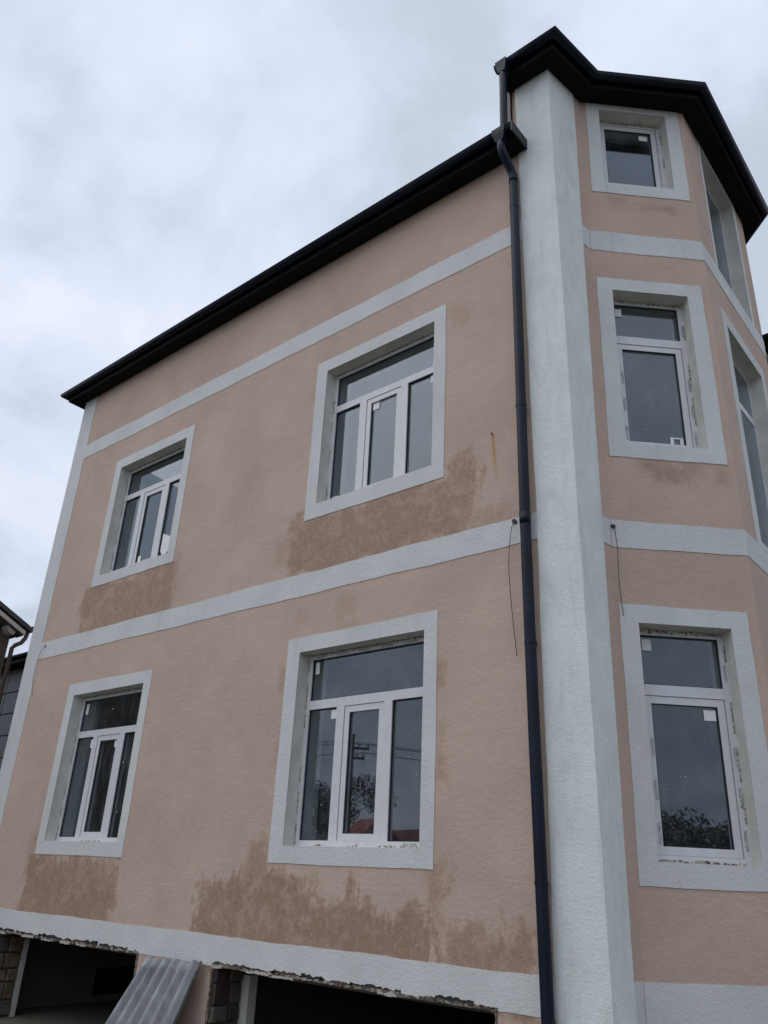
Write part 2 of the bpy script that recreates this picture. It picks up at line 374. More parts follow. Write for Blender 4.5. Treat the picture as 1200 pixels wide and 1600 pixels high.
FD = .135                                         # depth of the plastic frame behind the wall face
def ring(b, W, s0, s1, z0, z1, w, d0, d1):
    lbox(b, W, s0, s0+w, d0, d1, z0, z1); lbox(b, W, s1-w, s1, d0, d1, z0, z1)
    lbox(b, W, s0+w, s1-w, d0, d1, z0, z0+w); lbox(b, W, s0+w, s1-w, d0, d1, z1-w, z1)
def window(W, o, i, layout, parent, label=None, k=0., flush=False, mat_s='white'):
    """o, i: outer surround and opening (s0,s1,z0,z1). layout: dict(transom=(za,zb), mull=[(sa,sb)..], sash=(s0,s1,z0,z1), panes=[...])"""
    s0, s1, z0, z1 = i; fw = .052; E = .03         # the frame runs on behind the plaster
    b = B(); ring(b, W, s0-E, s1+E, z0-E, z1+E, fw+E, FD, FD+.065)
    for a, c, za, zb in layout['bars']: lbox(b, W, a, c, FD+.001, FD+.063, za, zb)
    win = b.done('window', 'upvc', parent)
    if label: win['label'] = label
    # surround: four mitred pieces of raised paint
    q = B(); p = .006; jj = lambda: random.uniform(-.006, .006)
    O = [(o[0]+jj(), o[2]+jj()), (o[1]+jj(), o[2]+jj()), (o[1]+jj(), o[3]+jj()), (o[0]+jj(), o[3]+jj())]; N = [(s0, z0), (s1, z0), (s1, z1), (s0, z1)]
    for a in range(4):
        c = (a+1) % 4; n = 14; rings = []
        for t in range(n+1):
            f = t/n; w_ = wob(f*2, k+a*3, .0022) if 0 < t < n else 0
            so_, zo_ = O[a][0]+(O[c][0]-O[a][0])*f, O[a][1]+(O[c][1]-O[a][1])*f
            if a % 2 == 0: zo_ += w_
            else: so_ += w_
            si_, zi_ = N[a][0]+(N[c][0]-N[a][0])*f, N[a][1]+(N[c][1]-N[a][1])*f
            rings.append([W(so_, -p, zo_), W(si_, -p, zi_), W(si_, .004, zi_), W(so_, .004, zo_)])
        q.loft(rings)
    q.done('surround', mat_s, win)
    # reveal: plaster lining outside the frame and inside it
    for d0, d1, nm in ((0.002, FD+.03, 'reveal'), (FD+.068, .40, 'inner_reveal')):
        r_ = B(); t_ = .012
        lbox(r_, W, s0-t_, s0, d0, d1, z0-t_, z1+t_); lbox(r_, W, s1, s1+t_, d0, d1, z0-t_, z1+t_)
        lbox(r_, W, s0, s1, d0, d1, z1, z1+t_)
        r_.hexa([W(s0, d0, z0-t_), W(s1, d0, z0-t_), W(s1, d1, z0-t_), W(s0, d1, z0-t_), W(s0, d0, z0), W(s1, d0, z0), W(s1, d1, z0+.008), W(s0, d1, z0+.008)])
        r_.done(nm, 'reveal', win)
    for (a, c, za, zb) in layout['panes']:
        pd = FD+.006 if flush else FD+.030
        lbox_b = B(); e_ = -.001 if flush else .01; lbox(lbox_b, W, a-e_, c+e_, pd, pd+.005, za-e_, zb+e_); lbox_b.done('pane', 'glass', win)
        if flush: continue
        g = B(); ring(g, W, a-.004, c+.004, za-.004, zb+.004, .011, FD+.012, FD+.028); g.done('gasket', 'gasket', win)
    if 'sash' in layout:
        a, c, za, zb, w_ = layout['sash']
        sb = B(); ring(sb, W, a+.006, c-.006, za+.006, zb-.006, w_-.006, FD+.008, FD+.07); sb.done('sash', 'upvc', win)
        gg = B(); ring(gg, W, a-.002, c+.002, za-.002, zb+.002, .010, FD+.018, FD+.03); gg.done('sash_gasket', 'gasket', win)
    return win
def sticker(W, win, a, c, za, zb, d=FD+.024, nm='sticker'):
    b = B(); lbox(b, W, a, c, d, d+.003, za, zb); b.done(nm, 'paper', win)
def fleck(W, win, s, z, r, ang=0):
    b = B(); n = 7; pts = [(s+math.cos(t*2*math.pi/n+ang)*r*random.uniform(.3, 1.), z+math.sin(t*2*math.pi/n+ang)*r*1.5*random.uniform(.3, 1.2)) for t in range(n)]
    b.loft([[W(a, FD+.0265, c) for a, c in pts], [W(a, FD+.029, c) for a, c in pts]]); b.done('paint_fleck', 'paper', win)

def offs(path, d):
    """mitred offset of an open plan polyline to its right-hand (outer) side"""
    out = []
    for i, p in enumerate(path):
        ns = []
        for a, b in ((i-1, i), (i, i+1)):
            if a < 0 or b >= len(path): continue
            t = (path[b]-path[a]).normalized(); ns.append(Vector((t.y, -t.x)))
        if len(ns) == 1: m = ns[0]
        else: m = (ns[0]+ns[1]); m = m/(1+ns[0].dot(ns[1]))
        out.append(p+m*d)
    return out

# ------------------------------------------------------------------ ground
GZ = -1.12
gb = bmesh.new(); bmesh.ops.create_grid(gb, x_segments=60, y_segments=60, size=600)
gme = bpy.data.meshes.new('ground'); gb.to_mesh(gme); gb.free()
for v in gme.vertices: v.co.z = GZ
go = link('ground', gme, 'ground'); go['kind'] = 'structure'

# ------------------------------------------------------------------ the house
house = thing('house', (-4, 4, GZ), 'three storey pink stucco house with white bands and a polygonal corner bay', 'house')
LX, SOF, TSOF = -8.524, 7.37, 8.335
li = -8.178
WIN = {'UR': ((-3.095, -1.295, 3.899, 5.878), (-2.939, -1.437, 4.060, 5.724)),
       'LR': ((-3.148, -1.335, .611, 2.627), (-2.983, -1.475, .752, 2.478)),
       'UL': ((-7.159, -5.355, 3.918, 5.863), (-7.005, -5.495, 4.068, 5.712)),
       'LL': ((-7.190, -5.394, .611, 2.603), (-7.030, -5.535, .752, 2.458))}
O1 = (-7.68, -4.86, GZ, -.225); O2 = (-3.735, -.80, GZ, -.222)
holes = []
for o, i in WIN.values(): holes.append((i[0]-.012, i[1]+.012, i[2]-.012, i[3]+.012))
wall('side_wall', flat_left, LX, 0., GZ, SOF+.12, holes+[O1, O2], 'pink', house, extra_s=(-.30, -.15), extra_z=(0, 2, 4, 6))
# the tower block above the main eave on this side
wall('tower_side_wall', flat_left, -.46, 0., SOF+.12, TSOF+.05, [], 'pink', house, th=.30, extra_s=(-.30,))
wall('corner_wall', strip, 0., 1., GZ, TSOF+.05, [], 'pink', house, th=.25, extra_s=(.35, .7), extra_z=[i*.25-1 for i in range(37)])
# bay
BW = {'T': ((.060, 1.090, 7.012, 8.345), (.198, .940, 7.158, 8.250)),
      'M': ((.042, 1.078, 3.905, 5.885), (.186, .925, 4.050, 5.740)),
      'G': ((.030, 1.068, .566, 2.572), (.172, .915, .716, 2.428))}
hb = [(i[0]-.012, i[1]+.012, i[2]-.012, i[3]+.012) for o, i in BW.values()]
wall('bay_wall', bay1, 0., LA, GZ, TSOF+.05, hb, 'pink', house, th=.30)
LB = 2.02
FW = {'T': ((.425, 1.690, 6.43, 8.345), (.480, 1.600, 6.455, 8.275)),
      'M': ((.330, 1.720, 3.30, 5.860), (.470, 1.585, 3.36, 5.715)),
      'G': ((.300, 1.720, .57, 2.57), (.440, 1.580, .72, 2.43))}
hf = [(i[0]-.012, i[1]+.012, i[2]-.012, i[3]+.012) for o, i in FW.values()]
wall('bay_front_wall', bay2, 0., LB, GZ, TSOF+.05, hf, 'pink', house, th=.30)
wall('bay_rear_wall', bay3, 0., LA, GZ, TSOF+.05, [], 'pink', house, th=.30)
# remaining shell
sh = B(); sh.box(LX, LX+.3, .343, 10.2, GZ, SOF+.1); sh.done('end_wall', 'pink', house)
sh = B(); sh.box(LX+.303, .62, 9.9, 10.2, GZ, SOF+.1); sh.done('rear_wall', 'pink', house)
sh = B(); sh.box(-.25, .05, J0.y+.02, 4.97, GZ, SOF+.1); sh.done('front_wall', 'pink', house)
sh = B(); sh.box(-.25, .62, 4.98, 5.25, GZ, SOF+.1); sh.done('wing_side_wall', 'pink', house)
sh = B(); sh.box(.32, .62, 5.253, 9.897, GZ, SOF+.1); sh.done('wing_front_wall', 'pink', house)

# floors, ceilings and partitions seen through the glass
for nm, z in (('basement_ceiling', -.14), ('floor_slab', 3.05), ('attic_slab', 6.42)):
    s_ = B(); s_.box(LX+.31, -.26, .36, 9.88, z-.17, z)
    s_.done(nm, 'brightened_room' if z > 6 else 'concrete', house)
    lz = [Vector((p.x+GX*z, p.y+GY*z)) for p in (I0, A0, B0, J0)]; ins = offs(lz, -.285)
    s2 = B(); s2.prism([(-.255, lz[0].y+.22), (-.22, lz[0].y+.22), (ins[1].x, ins[1].y), (ins[2].x, ins[2].y), (-.22, lz[3].y-.22), (-.255, lz[3].y-.22)], z-.17, z)
    s2.done('bay_slab', 'concrete', house)
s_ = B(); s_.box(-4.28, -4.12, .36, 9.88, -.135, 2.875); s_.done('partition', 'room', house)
s_ = B(); s_.box(-4.28, -4.12, .36, 9.88, 3.055, 6.245); s_.done('partition', 'brightened_room', house)
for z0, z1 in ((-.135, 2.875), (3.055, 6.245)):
    s_ = B(); s_.box(LX+.31, -4.285, 4.6, 4.75, z0, z1); s_.done('partition', 'brightened_room' if z0 > 3 else 'room', house)
    s_ = B(); s_.box(-4.115, -.26, 4.6, 4.75, z0, z1); s_.done('partition', 'brightened_room' if z0 > 3 else 'room', house)
# basement room behind the two openings
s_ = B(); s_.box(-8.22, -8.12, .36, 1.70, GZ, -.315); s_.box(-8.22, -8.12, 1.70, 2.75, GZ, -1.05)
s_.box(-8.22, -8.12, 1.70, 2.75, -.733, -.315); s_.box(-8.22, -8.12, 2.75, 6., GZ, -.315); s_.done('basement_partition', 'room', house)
s_ = B(); s_.box(-8.222, -8.2205, .37, 5.9, GZ, -.32); s_.done('basement_shade_sheet', 'black', house)  # added black sheet standing in for the unlit dark behind the hole
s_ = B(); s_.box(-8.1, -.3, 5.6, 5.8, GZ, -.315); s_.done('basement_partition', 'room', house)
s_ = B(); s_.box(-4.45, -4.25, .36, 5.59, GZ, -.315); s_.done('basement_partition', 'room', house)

# white painted bands
T1z, T2z, M1z, M2z, B1z, B2z = 6.468, 6.223, 3.300, 3.062, .0, -.237
pl = lambda z: (-.352 if z < 3.3 else -.352-.012*(z-3.3))
for (za, zb), k in (((T2z, T1z), 1.), ((M2z, M1z), 2.), ((B2z, B1z), 3.)):
    nm = 'band'
    painted_band(nm, flat_left, li if za > 0 else LX, pl(za), za, zb, 'white', house, k=k)
    painted_band(nm, strip, .999, .70, za, zb, 'white', house, k=k+1, step=.3, amp=.001)
    painted_band(nm, bay1, .006, LA+.004, za, zb, 'white', house, k=k+2)
    painted_band(nm, bay2, -.004, LB, za if za != T2z else T2z, zb, 'white', house, k=k+3, amp=.001)
painted_post('corner_strip', flat_left, lambda z: LX-.004, lambda z: li, B1z+.01, SOF, 'white', house, k=2, amp=.0015, proud=.0065)
painted_post('pilaster', flat_left, pl, lambda z: .0, GZ, TSOF+.02, 'rough', house, proud=.012, k=4)
pr = lambda z: (.28+.017*z)/(I0.y+GY*z)
painted_post('pilaster', strip, lambda z: -.012/(I0.y+GY*z), pr, GZ, TSOF+.02, 'rough', house, proud=.010, k=6, amp=.004)
painted_band('plinth', bay1, .004, LA+.004, GZ, B2z-.004, 'white', house, k=9)
painted_band('plinth', strip, .999, .70, GZ, B2z-.004, 'white', house, k=9, step=.3)

# long side windows
def layout3(i, trb, trt, hid=0):
    s0, s1, z0, z1 = i; g = .052
    a1, a2, b1, b2 = s0+.408, s0+.503, s0+.978, s0+1.068
    return dict(bars=[(s0+g, s1-g, trb, trt), (a1, a2, z0+g, trb), (b1, b2, z0+g, trb)],
                panes=[(s0+g, s1-g, trt, z1-g), (s0+g, a1, z0+g, trb), (a2+.065, b1-.04, z0+g+.045, trb-.048), (b2, s1-g, z0+g, trb)],
                sash=(a2, b1, z0+g-.005, trb+.002, .062))
labels = {'UR': 'upper storey window near the downpipe', 'LR': 'ground floor window near the downpipe', 'UL': 'upper storey window with white paper on its pane', 'LL': 'ground floor window near the far corner'}
for key, (tb, tt) in {'UR': (5.222, 5.300), 'LR': (1.947, 2.030), 'UL': (5.225, 5.303), 'LL': (1.945, 2.022)}.items():
    o, i = WIN[key]; w = window(flat_left, o, i, layout3(i, tb, tt), house, labels[key], k={'UR': 1., 'LR': 2., 'UL': 3., 'LL': 4.}[key])
    s0, s1, z0, z1 = i; g = .052; a1, a2, b1, b2 = s0+.408, s0+.503, s0+.978, s0+1.068
    W = flat_left; rr = random.Random(len(key)+int(z0*10)+int(-s0*7))
    # torn protective film along the left stile and the head
    zz = z0+.02
    while zz < z1-.15:
        L_ = rr.uniform(.06, .26)
        if rr.random() < .75: ragged('torn_film', W, zz, min(zz+L_, z1-.03), 0, (s0+.001, .0015), (s0+rr.uniform(.007, .016), .006), FD-.004, FD+.001, 'film', w, True, .012, rr)
        zz += L_+rr.uniform(.02, .12)
    ragged('torn_film', W, s0+.03, s1-.03, z1, (-.018, .006), (-.003, .001), FD-.004, FD+.001, 'film', w, False, .015, rr)
    if key[0] == 'L':
        x_ = s0+.06
        while x_ < s1-.12:
            L_ = rr.uniform(.05, .22)
            if rr.random() < .7: ragged('torn_film', W, x_, x_+L_, z0, (.006, .003), (.018, .007), FD-.004, FD+.001, 'film', w, False, .01, rr)
            x_ += L_+rr.uniform(.02, .1)
    if key == 'LR':
        lettering(W, s0+.10, z1-.046, FD-.002, .036, w, 0, 5, .27)
        lettering(W, s1-.27, z0+.018, FD-.002, .034, w, 0, 1)
        sticker(W, w, s0+.075, s0+.125, z1-.19, z1-.075); sticker(W, w, a1-.085, a1-.01, tb-.10, tb-.02)
        for q in range(9): fleck(W, w, random.uniform(s0+.1, s1-.1), random.uniform(z0+.1, tb-.1), random.uniform(.003, .007), q)
    if key == 'UR':
        sticker(W, w, s1-.155, s1-.055, tb-.10, tb-.012); sticker(W, w, a2+.075, a2+.165, tb-.15, tb-.065); sticker(W, w, s1-.13, s1-.055, tt, tt+.10); sticker(W, w, s0+.07, s0+.15, z0+.03, z0+.12)
    if key == 'UL':
        bq = B(); pts = [(b2+.025, z0+.16), (b2+.075, z0+.11), (b2+.13, z0+.095), (b2+.21, z0+.155), (b2+.205, z0+.335), (b2+.025, z0+.415)]
        bq.loft([[W(a, FD+.022, c) for a, c in pts], [W(a, FD+.026, c) for a, c in pts]]); bq.done('paper_sheet', 'paper', w)
        sticker(W, w, a2+.09, a2+.16, z0+.12, z0+.20)
    if key == 'LL':
        sticker(W, w, s0+.075, s0+.135, z1-.22, z1-.09); sticker(W, w, a1-.075, a1-.012, tb-.13, tb-.03); sticker(W, w, b1-.12, b1-.05, tb-.15, tb-.07)
        for q in range(6): fleck(W, w, random.uniform(s0+.1, s1-.1), random.uniform(z0+.1, z1-.1), random.uniform(.004, .008), q)
# bay windows on the angled face
def bay_film(W, w, i, rr, both=True):
    s0, s1, z0, z1 = i
    for side in ((0, 1) if both else (1,)):
        zz = z0+.05
        while zz < z1-.2:
            L_ = rr.uniform(.08, .3); base = s0+.003 if side == 0 else s1-.014
            if rr.random() < .7: ragged('torn_film', W, zz, min(zz+L_, z1-.05), 0, (base, .002), (base+.010, .004), FD-.004, FD+.001, 'film', w, True, .012, rr)
            zz += L_+rr.uniform(.03, .12)
    ragged('torn_film', W, s0+.02, s1-.02, z1, (-.034, .006), (-.010, .004), FD-.004, FD+.001, 'film', w, False, .015, rr)
for key, tr in (('M', (5.222, 5.308)), ('G', (1.899, 1.982)), ('T', None)):
    o, i = BW[key]; s0, s1, z0, z1 = i; g = .052; W = bay1; rr = random.Random(ord(key))
    if tr:
        lay = dict(bars=[(s0+g, s1-g, tr[0], tr[1])], panes=[(s0+g, s1-g, tr[1], z1-g), (s0+g+.052, s1-g-.062, z0+g+.048, tr[0]-.055)], sash=(s0+g-.008, s1-g, z0+g-.004, tr[0]+.002, .062))
    else:
        lay = dict(bars=[], panes=[(s0+g+.052, s1-g-.062, z0+g+.09, z1-g-.055)], sash=(s0+g-.008, s1-g, z0+g-.004, z1-g+.002, .062))
    w = window(W, o, i, lay, house, {'M': 'middle window of the angled bay face', 'G': 'tall lowest window of the angled bay face', 'T': 'small attic window of the angled bay face'}[key], k=ord(key))
    if tr:
        bay_film(W, w, i, rr)
        n_ = int((tr[0]-z0-.1)/.29)
        lettering(W, s1-.012, z0+.10, FD-.002, .036, w, 90, n_, .29)
        lettering(W, s0+g+.047, z0+.12, FD+.006, .036, w, 90, n_, .30)
        lettering(W, s1-.012, tr[1]+.05, FD-.002, .034, w, 90, 1, .29)
        if key == 'M':
            sticker(W, w, s0+g+.02, s0+g+.085, z1-g-.13, z1-g-.04)
            sticker(W, w, s1-g-.20, s1-g-.17, z0+g+.05, z0+g+.13); sticker(W, w, s1-g-.11, s1-g-.08, z0+g+.05, z0+g+.13); sticker(W, w, s1-g-.20, s1-g-.08, z0+g+.125, z0+g+.14)
        else:
            sticker(W, w, s0+g+.025, s0+g+.10, z1-g-.12, z1-g-.03); sticker(W, w, s1-g-.17, s1-g-.075, tr[0]-.165, tr[0]-.085)
            ragged('torn_film', W, s0+.05, s1-.05, z0, (.008, .003), (.022, .007), FD-.004, FD+.001, 'film', w, False, .015, rr)
        for q in range(4): fleck(W, w, random.uniform(s0+.18, s1-.18), random.uniform(z0+.2, tr[0]-.2), random.uniform(.003, .006), q)
    else:
        bay_film(W, w, i, rr, False)
        sticker(W, w, s1-g-.19, s1-g-.095, z1-g-.165, z1-g-.095)
        for q in range(5): fleck(W, w, s0+.16+q*.035, z0+.15+random.uniform(-.01, .02), random.uniform(.012, .026), q)
for key, tr in (('M', (5.10, 5.18)), ('G', (1.90, 1.98)), ('T', None)):
    o, i = FW[key]; s0, s1, z0, z1 = i; g = .052; W = bay2
    bars = [(s0+g, s1-g, tr[0], tr[1])] if tr else []
    panes = [(s0+g, s1-g, tr[1], z1-g), (s0+g, s1-g, z0+g, tr[0])] if tr else [(s0+g, s1-g, z0+g, z1-g)]
    window(W, o, i, dict(bars=bars, panes=panes), house, {'M': 'middle window of the front bay face', 'G': 'lowest window of the front bay face', 'T': 'attic window of the front bay face'}[key], k=ord(key)+2, flush=True)

# ------------------------------------------------------------------ eaves, gutters, roofs
def sweep(name, path, prof, mat, parent, smooth=False):
    cols = [offs(path, d) for d, z in prof]
    rings = [[(cols[j][i].x, cols[j][i].y, prof[j][1]) for j in range(len(prof))] for i in range(len(path))]
    return B().loft(rings).done(name, mat, parent, smooth)
def gutter_profile(d, z, r):
    o = [(d+r+math.cos(a)*r, z-math.sin(a)*r*1.0) for a in [math.pi*k/10 for k in range(11)]]
    n = [(d+r+math.cos(a)*(r-.006), z-math.sin(a)*(r-.006)) for a in [math.pi*k/10 for k in range(10, -1, -1)]]
    return [(o[0][0]+.006, o[0][1]+.004)]+o+n
roof_part = B()
TL = [Vector((LX, 0)), Vector((-.30, 0))]
main_path = [Vector((LX, 10.2)), Vector((LX, 0)), Vector((-.31, 0))]
mp2 = [Vector((LX, 10.2)), Vector((LX, 0)), Vector((-.47, 0))]
def eave(path, z, parent, gz=None):
    sweep('soffit', path, [(-.02, z), (.185, z), (.185, z+.02), (-.02, z+.02)], 'soffit', parent)
    sweep('fascia', path, [(.187, z-.012), (.205, z-.012), (.205, z+.15), (.187, z+.15)], 'black', parent)
    sweep('gutter', path, gutter_profile(.208, z+.105, .052), 'navy', parent, True)
# main roof
rm = B()
ov = .235; rz = SOF+.135
x0, x1, y0, y1 = LX-ov, -.45, -ov, 10.2+ov
rdg = [(x0+4.6, (y0+y1)/2, rz+2.05), (x1, (y0+y1)/2, rz+2.05)]
pts = [(x0, y0, rz), (x1, y0, rz), (x1, y1, rz), (x0, y1, rz)]
def slab(b, poly, t=.03):
    b.loft([[Vector(p)-Vector((0, 0, t)) for p in poly], [Vector(p) for p in poly]])
slab(rm, [pts[0], pts[1], rdg[1], rdg[0]]); slab(rm, [pts[2], pts[3], rdg[0], rdg[1]]); slab(rm, [pts[3], pts[0], rdg[0]])
main_roof = rm.done('roof', 'black', house)
eave(main_path, SOF, main_roof)
ec = B(); ec.box(-.309, -.292, -.312, -.0, SOF-.012, SOF+.125); ec.done('gutter_end_cap', 'navy', main_roof)
# ridge/verge roll where the main roof meets the tower
vr = B(); vr.tube([(-.50, -.22, SOF+.17), (-.50, .5, SOF+.47), (-.50, 1.6, SOF+.93)], .06, 10); vr.done('verge_roll', 'black', main_roof, True)
# tower roof
cz = cx(TSOF); Lz = lambda P: Vector((P.x+GX*TSOF, P.y+GY*TSOF))
tp = [Vector((-.49, 0)), Vector((cz, 0)), Lz(I0), Lz(A0), Lz(B0), Lz(J0), Vector((.06, J0.y+.9))]
contour = offs(tp, .235); apex = (-.46, 2.4, TSOF+1.55); tz = TSOF+.135
tr_ = B()
for a, b in zip(contour, contour[1:]): slab(tr_, [(a.x, a.y, tz), (b.x, b.y, tz), apex])
tower_roof = tr_.done('tower_roof', 'black', house)
eave(tp, TSOF, tower_roof)
for a, b in zip(contour[1:-1], contour[1:-1]):
    h = B(); h.tube([(a.x, a.y, tz+.015), tuple(Vector((a.x, a.y, tz+.015)).lerp(Vector(apex), .97))], .028, 8); h.done('hip_cap', 'black', tower_roof, True)
ac = B(); ac.prism([(-.455, .28), (0., .28)]+[(q.x, q.y) for q in offs(tp, -.1)[2:6]]+[(-.455, J0.y+.5)], TSOF+.055, TSOF+.075); ac.done('attic_ceiling', 'soffit', tower_roof)
gb_ = B(); gb_.loft([[(x, contour[0].y+.03, tz-.02), (x, contour[-1].y-.03, tz-.02), (x, apex[1], apex[2]-.03)] for x in (-.462, -.452)]); gb_.done('back_gable', 'brown', tower_roof)
bwl = B(); bwl.box(-.52, -.462, .30, J0.y+.8, SOF+.12, TSOF+.1); bwl.done('tower_back_wall', 'brown', tower_roof)
fl = B(); fl.box(-.60, -.47, -.02, .32, SOF+.16, TSOF+.03); fl.done('flashing', 'brown', tower_roof)
fl = B(); fl.box(-.478, -.462, -.035, -.021, SOF+.14, TSOF-.01); fl.done('flashing_trim', 'brown', tower_roof)
# wing roof
wp = [Vector((.06, 4.98)), Vector((.62, 4.98)), Vector((.62, 10.2))]
wr = B(); wc = offs(wp, .235); slab(wr, [(wc[0].x-.3, wc[0].y, rz), (wc[1].x, wc[1].y, rz), (-.45, 7.6, rz+1.3)]); slab(wr, [(wc[1].x, wc[1].y, rz), (wc[2].x, wc[2].y, rz), (-.45, 7.6, rz+1.3)])
wing_roof = wr.done('wing_roof', 'black', house); eave(wp, SOF, wing_roof)

# ------------------------------------------------------------------ rainwater pipes
hop = B()
hx, hy = -.45, -.262
r0 = [(hx-.075, hy-.065, SOF+.115), (hx+.075, hy-.065, SOF+.115), (hx+.075, hy+.05, SOF+.115), (hx-.075, hy+.05, SOF+.115)]
r1 = [(hx-.07, hy-.06, SOF+.05), (hx+.07, hy-.06, SOF+.05), (hx+.07, hy+.05, SOF+.05), (hx-.07, hy+.05, SOF+.05)]
r2 = [(hx-.045, hy-.04, SOF-.04), (hx+.045, hy-.04, SOF-.04), (hx+.045, hy+.04, SOF-.04), (hx-.045, hy+.04, SOF-.04)]
hop.loft([r2, r1, r0]); hop.done('gutter_outlet', 'navy', main_roof)
pipe = B()
P_ = [(hx, hy, SOF-.02), (hx, hy, SOF-.10), (hx+.003, hy+.012, SOF-.15), (hx+.008, hy+.05, SOF-.20), (-.434, -.10, SOF-.30), (-.431, -.081, SOF-.35), (-.430, -.075, SOF-.42), (-.4285, -.075, 6.3), (-.4235, -.075, 3.25), (-.406, -.075, 1.6), (-.376, -.075, -.3), (-.366, -.075, -.95), (-.364, -.10, -1.02), (-.362, -.2, -1.06)]
pipe.tube(P_, .044, 20); dp = pipe.done('downpipe', 'navy', house, True)
dp['label'] = 'dark navy round downpipe beside the pilaster'
for z in (6.98, 3.23):
    f = lambda z: -.4285+(.005*(6.3-z)/3.05 if z > 3.25 else .005+(3.25-z)*.0125)
    c = B(); c.tube([(f(z), -.075, z-.05), (f(z), -.075, z+.05)], .0465, 20); c.done('collar', 'navy', dp, True)
for z in (6.6, 4.3, 2.2, .55):
    c = B(); c.tube([(f(z), -.075, z-.012), (f(z), -.075, z+.012)], .0475, 20); c.box(f(z)-.012, f(z)+.012, -.06, .0, z-.012, z+.012); c.done('bracket', 'navy', dp)
tpipe = B(); tpipe.tube([(-.392, -.285, TSOF+.06), (-.394, -.285, TSOF-.1), (-.405, -.275, SOF+.13), (-.407, -.27, SOF+.085)], .04, 16); tpo = tpipe.done('tower_downpipe', 'navy', house, True)
tho = B(); tho.loft([[(-.435, -.325, TSOF-.05), (-.35, -.325, TSOF-.05), (-.35, -.24, TSOF-.05), (-.435, -.24, TSOF-.05)], [(-.452, -.332, TSOF+.05), (-.332, -.332, TSOF+.05), (-.332, -.22, TSOF+.05), (-.452, -.22, TSOF+.05)], [(-.458, -.338, TSOF+.112), (-.326, -.338, TSOF+.112), (-.326, -.22, TSOF+.112), (-.458, -.22, TSOF+.112)]])
tho.done('gutter_outlet', 'navy', tpo)

# ------------------------------------------------------------------ basement openings: broken edges, stone jamb, posts
rr = random.Random(3)
for (a, c, z0, z1) in (O1, O2):
    ragged('broken_edge', flat_left, a-.01, c+.01, z1, (-.014, .007), (.006, .009), -.014, .10, 'rubble', house, False, .016, rr)
    x_ = a
    while x_ < c-.1:
        L_ = rr.uniform(.10, .42); e_ = min(x_+L_, c-.01)
        if rr.random() < .78: ragged('broken_edge', flat_left, x_, e_, z1, (.0, .005), (rr.uniform(.014, .034), .012), -.011, .02, 'ink' if rr.random() < .75 else 'brown', house, False, .018, rr)
        if rr.random() < .55: ragged('foam_bead', flat_left, x_, x_+L_*rr.uniform(.4, .9) if x_+L_ < c else e_, z1, (-.026, .006), (-.008, .010), -.017, .12, 'fascia', house, False, .02, rr)
        x_ += L_*rr.uniform(.7, 1.1)
    ragged('broken_edge', flat_left, GZ, z1, 0, (c-.012, .006), (c+.006, .006), -.008, .06, 'rubble', house, True, .03, rr)
    ragged('broken_edge', flat_left, GZ, z1, 0, (a-.010, .006), (a+.012, .008), -.008, .06, 'rubble', house, True, .03, rr)
def stone_jamb(x, rows, mats):
    z = GZ+.01
    while z < -.30:
        h = rr.uniform(.13, .19); h = min(h, -.25-z); y = .012
        if h < .05: break
        while y < .33:
            L_ = rr.uniform(.14, .24) if y > .1 else rr.uniform(.12, .2); y2 = min(y+L_, .338)
            if .338-y2 < .06: y2 = .338
            b = B(); t = .03+rr.uniform(-.006, .014)
            b.hexa([(x, y+.006, z+.006), (x+t, y+.01, z+rr.uniform(.008, .018)), (x+t+rr.uniform(-.006, .004), y2-.01, z+.012), (x, y2-.004, z+.006), (x, y+.006, z+h-.006), (x+t, y+.012, z+h-.012), (x+t-.005, y2-.012, z+h-rr.uniform(.008, .02)), (x, y2-.004, z+h-.006)])
            b.done('stone_block', mats[rr.randrange(len(mats))], house, bevel=.006); y = y2
        z += h
jm = B(); jm.box(O1[0]-.002, O1[0]+.012, .004, .336, GZ, -.235); jm.done('jamb', 'mortar', house); stone_jamb(O1[0]+.012, 5, ['stone', 'stone', 'mortar'])
jm = B(); jm.box(O2[0]-.002, O2[0]+.012, .004, .336, GZ, -.235); jm.done('jamb', 'mortar', house); stone_jamb(O2[0]+.012, 5, ['mortar', 'mortar', 'brown'])
ps = B(); ps.box(O1[0]+.0, O1[0]+.05, .342, .40, GZ, -.32); ps.done('plaster_edge', 'reveal', house)
ps = B(); ps.box(O2[0]-.01, O2[0]+.12, .342, .44, GZ, -.32); ps.done('post', 'reveal', house)
nl = B(); nl.tube([(-.765, .01, 4.165), (-.765, -.03, 4.170)], .006, 8); nl.done('nail', 'rust', house)

# ------------------------------------------------------------------ loose cables hanging from the wall
def cable(W, pts, label, hole=.022):
    p = [W(*q) for q in pts]; t = thing('hanging_cable', p[0], label, 'cable', 'loose cables hanging from the middle band')
    # smooth path
    sm = []
    for i in range(len(p)-1):
        for u in range(6):
            f_ = u/6; a = p[max(i-1, 0)]; b_ = p[i]; c_ = p[i+1]; d_ = p[min(i+2, len(p)-1)]
            sm.append(.5*((2*b_)+(c_-a)*f_+(2*a-5*b_+4*c_-d_)*f_**2+(3*b_-a-3*c_+d_)*f_**3))
    sm.append(p[-1]); B().tube(sm, .0032, 6).done('wire', 'wire', t, True)
    s, d, z = pts[0]; n = 10
    B().loft([[W(s+math.cos(k*2*math.pi/n)*hole*(1+.25*math.sin(k*5)), dd, z+math.sin(k*2*math.pi/n)*hole) for k in range(n)] for dd in (-.018, .004)]).done('conduit_end', 'gasket', t)
    return t
cable(flat_left, [(-.56, -.012, 3.262), (-.578, -.03, 3.20), (-.60, -.04, 3.0), (-.605, -.04, 2.8), (-.59, -.035, 2.5), (-.56, -.03, 2.13)], 'loose cable hanging from a round hole beside the downpipe', .022)
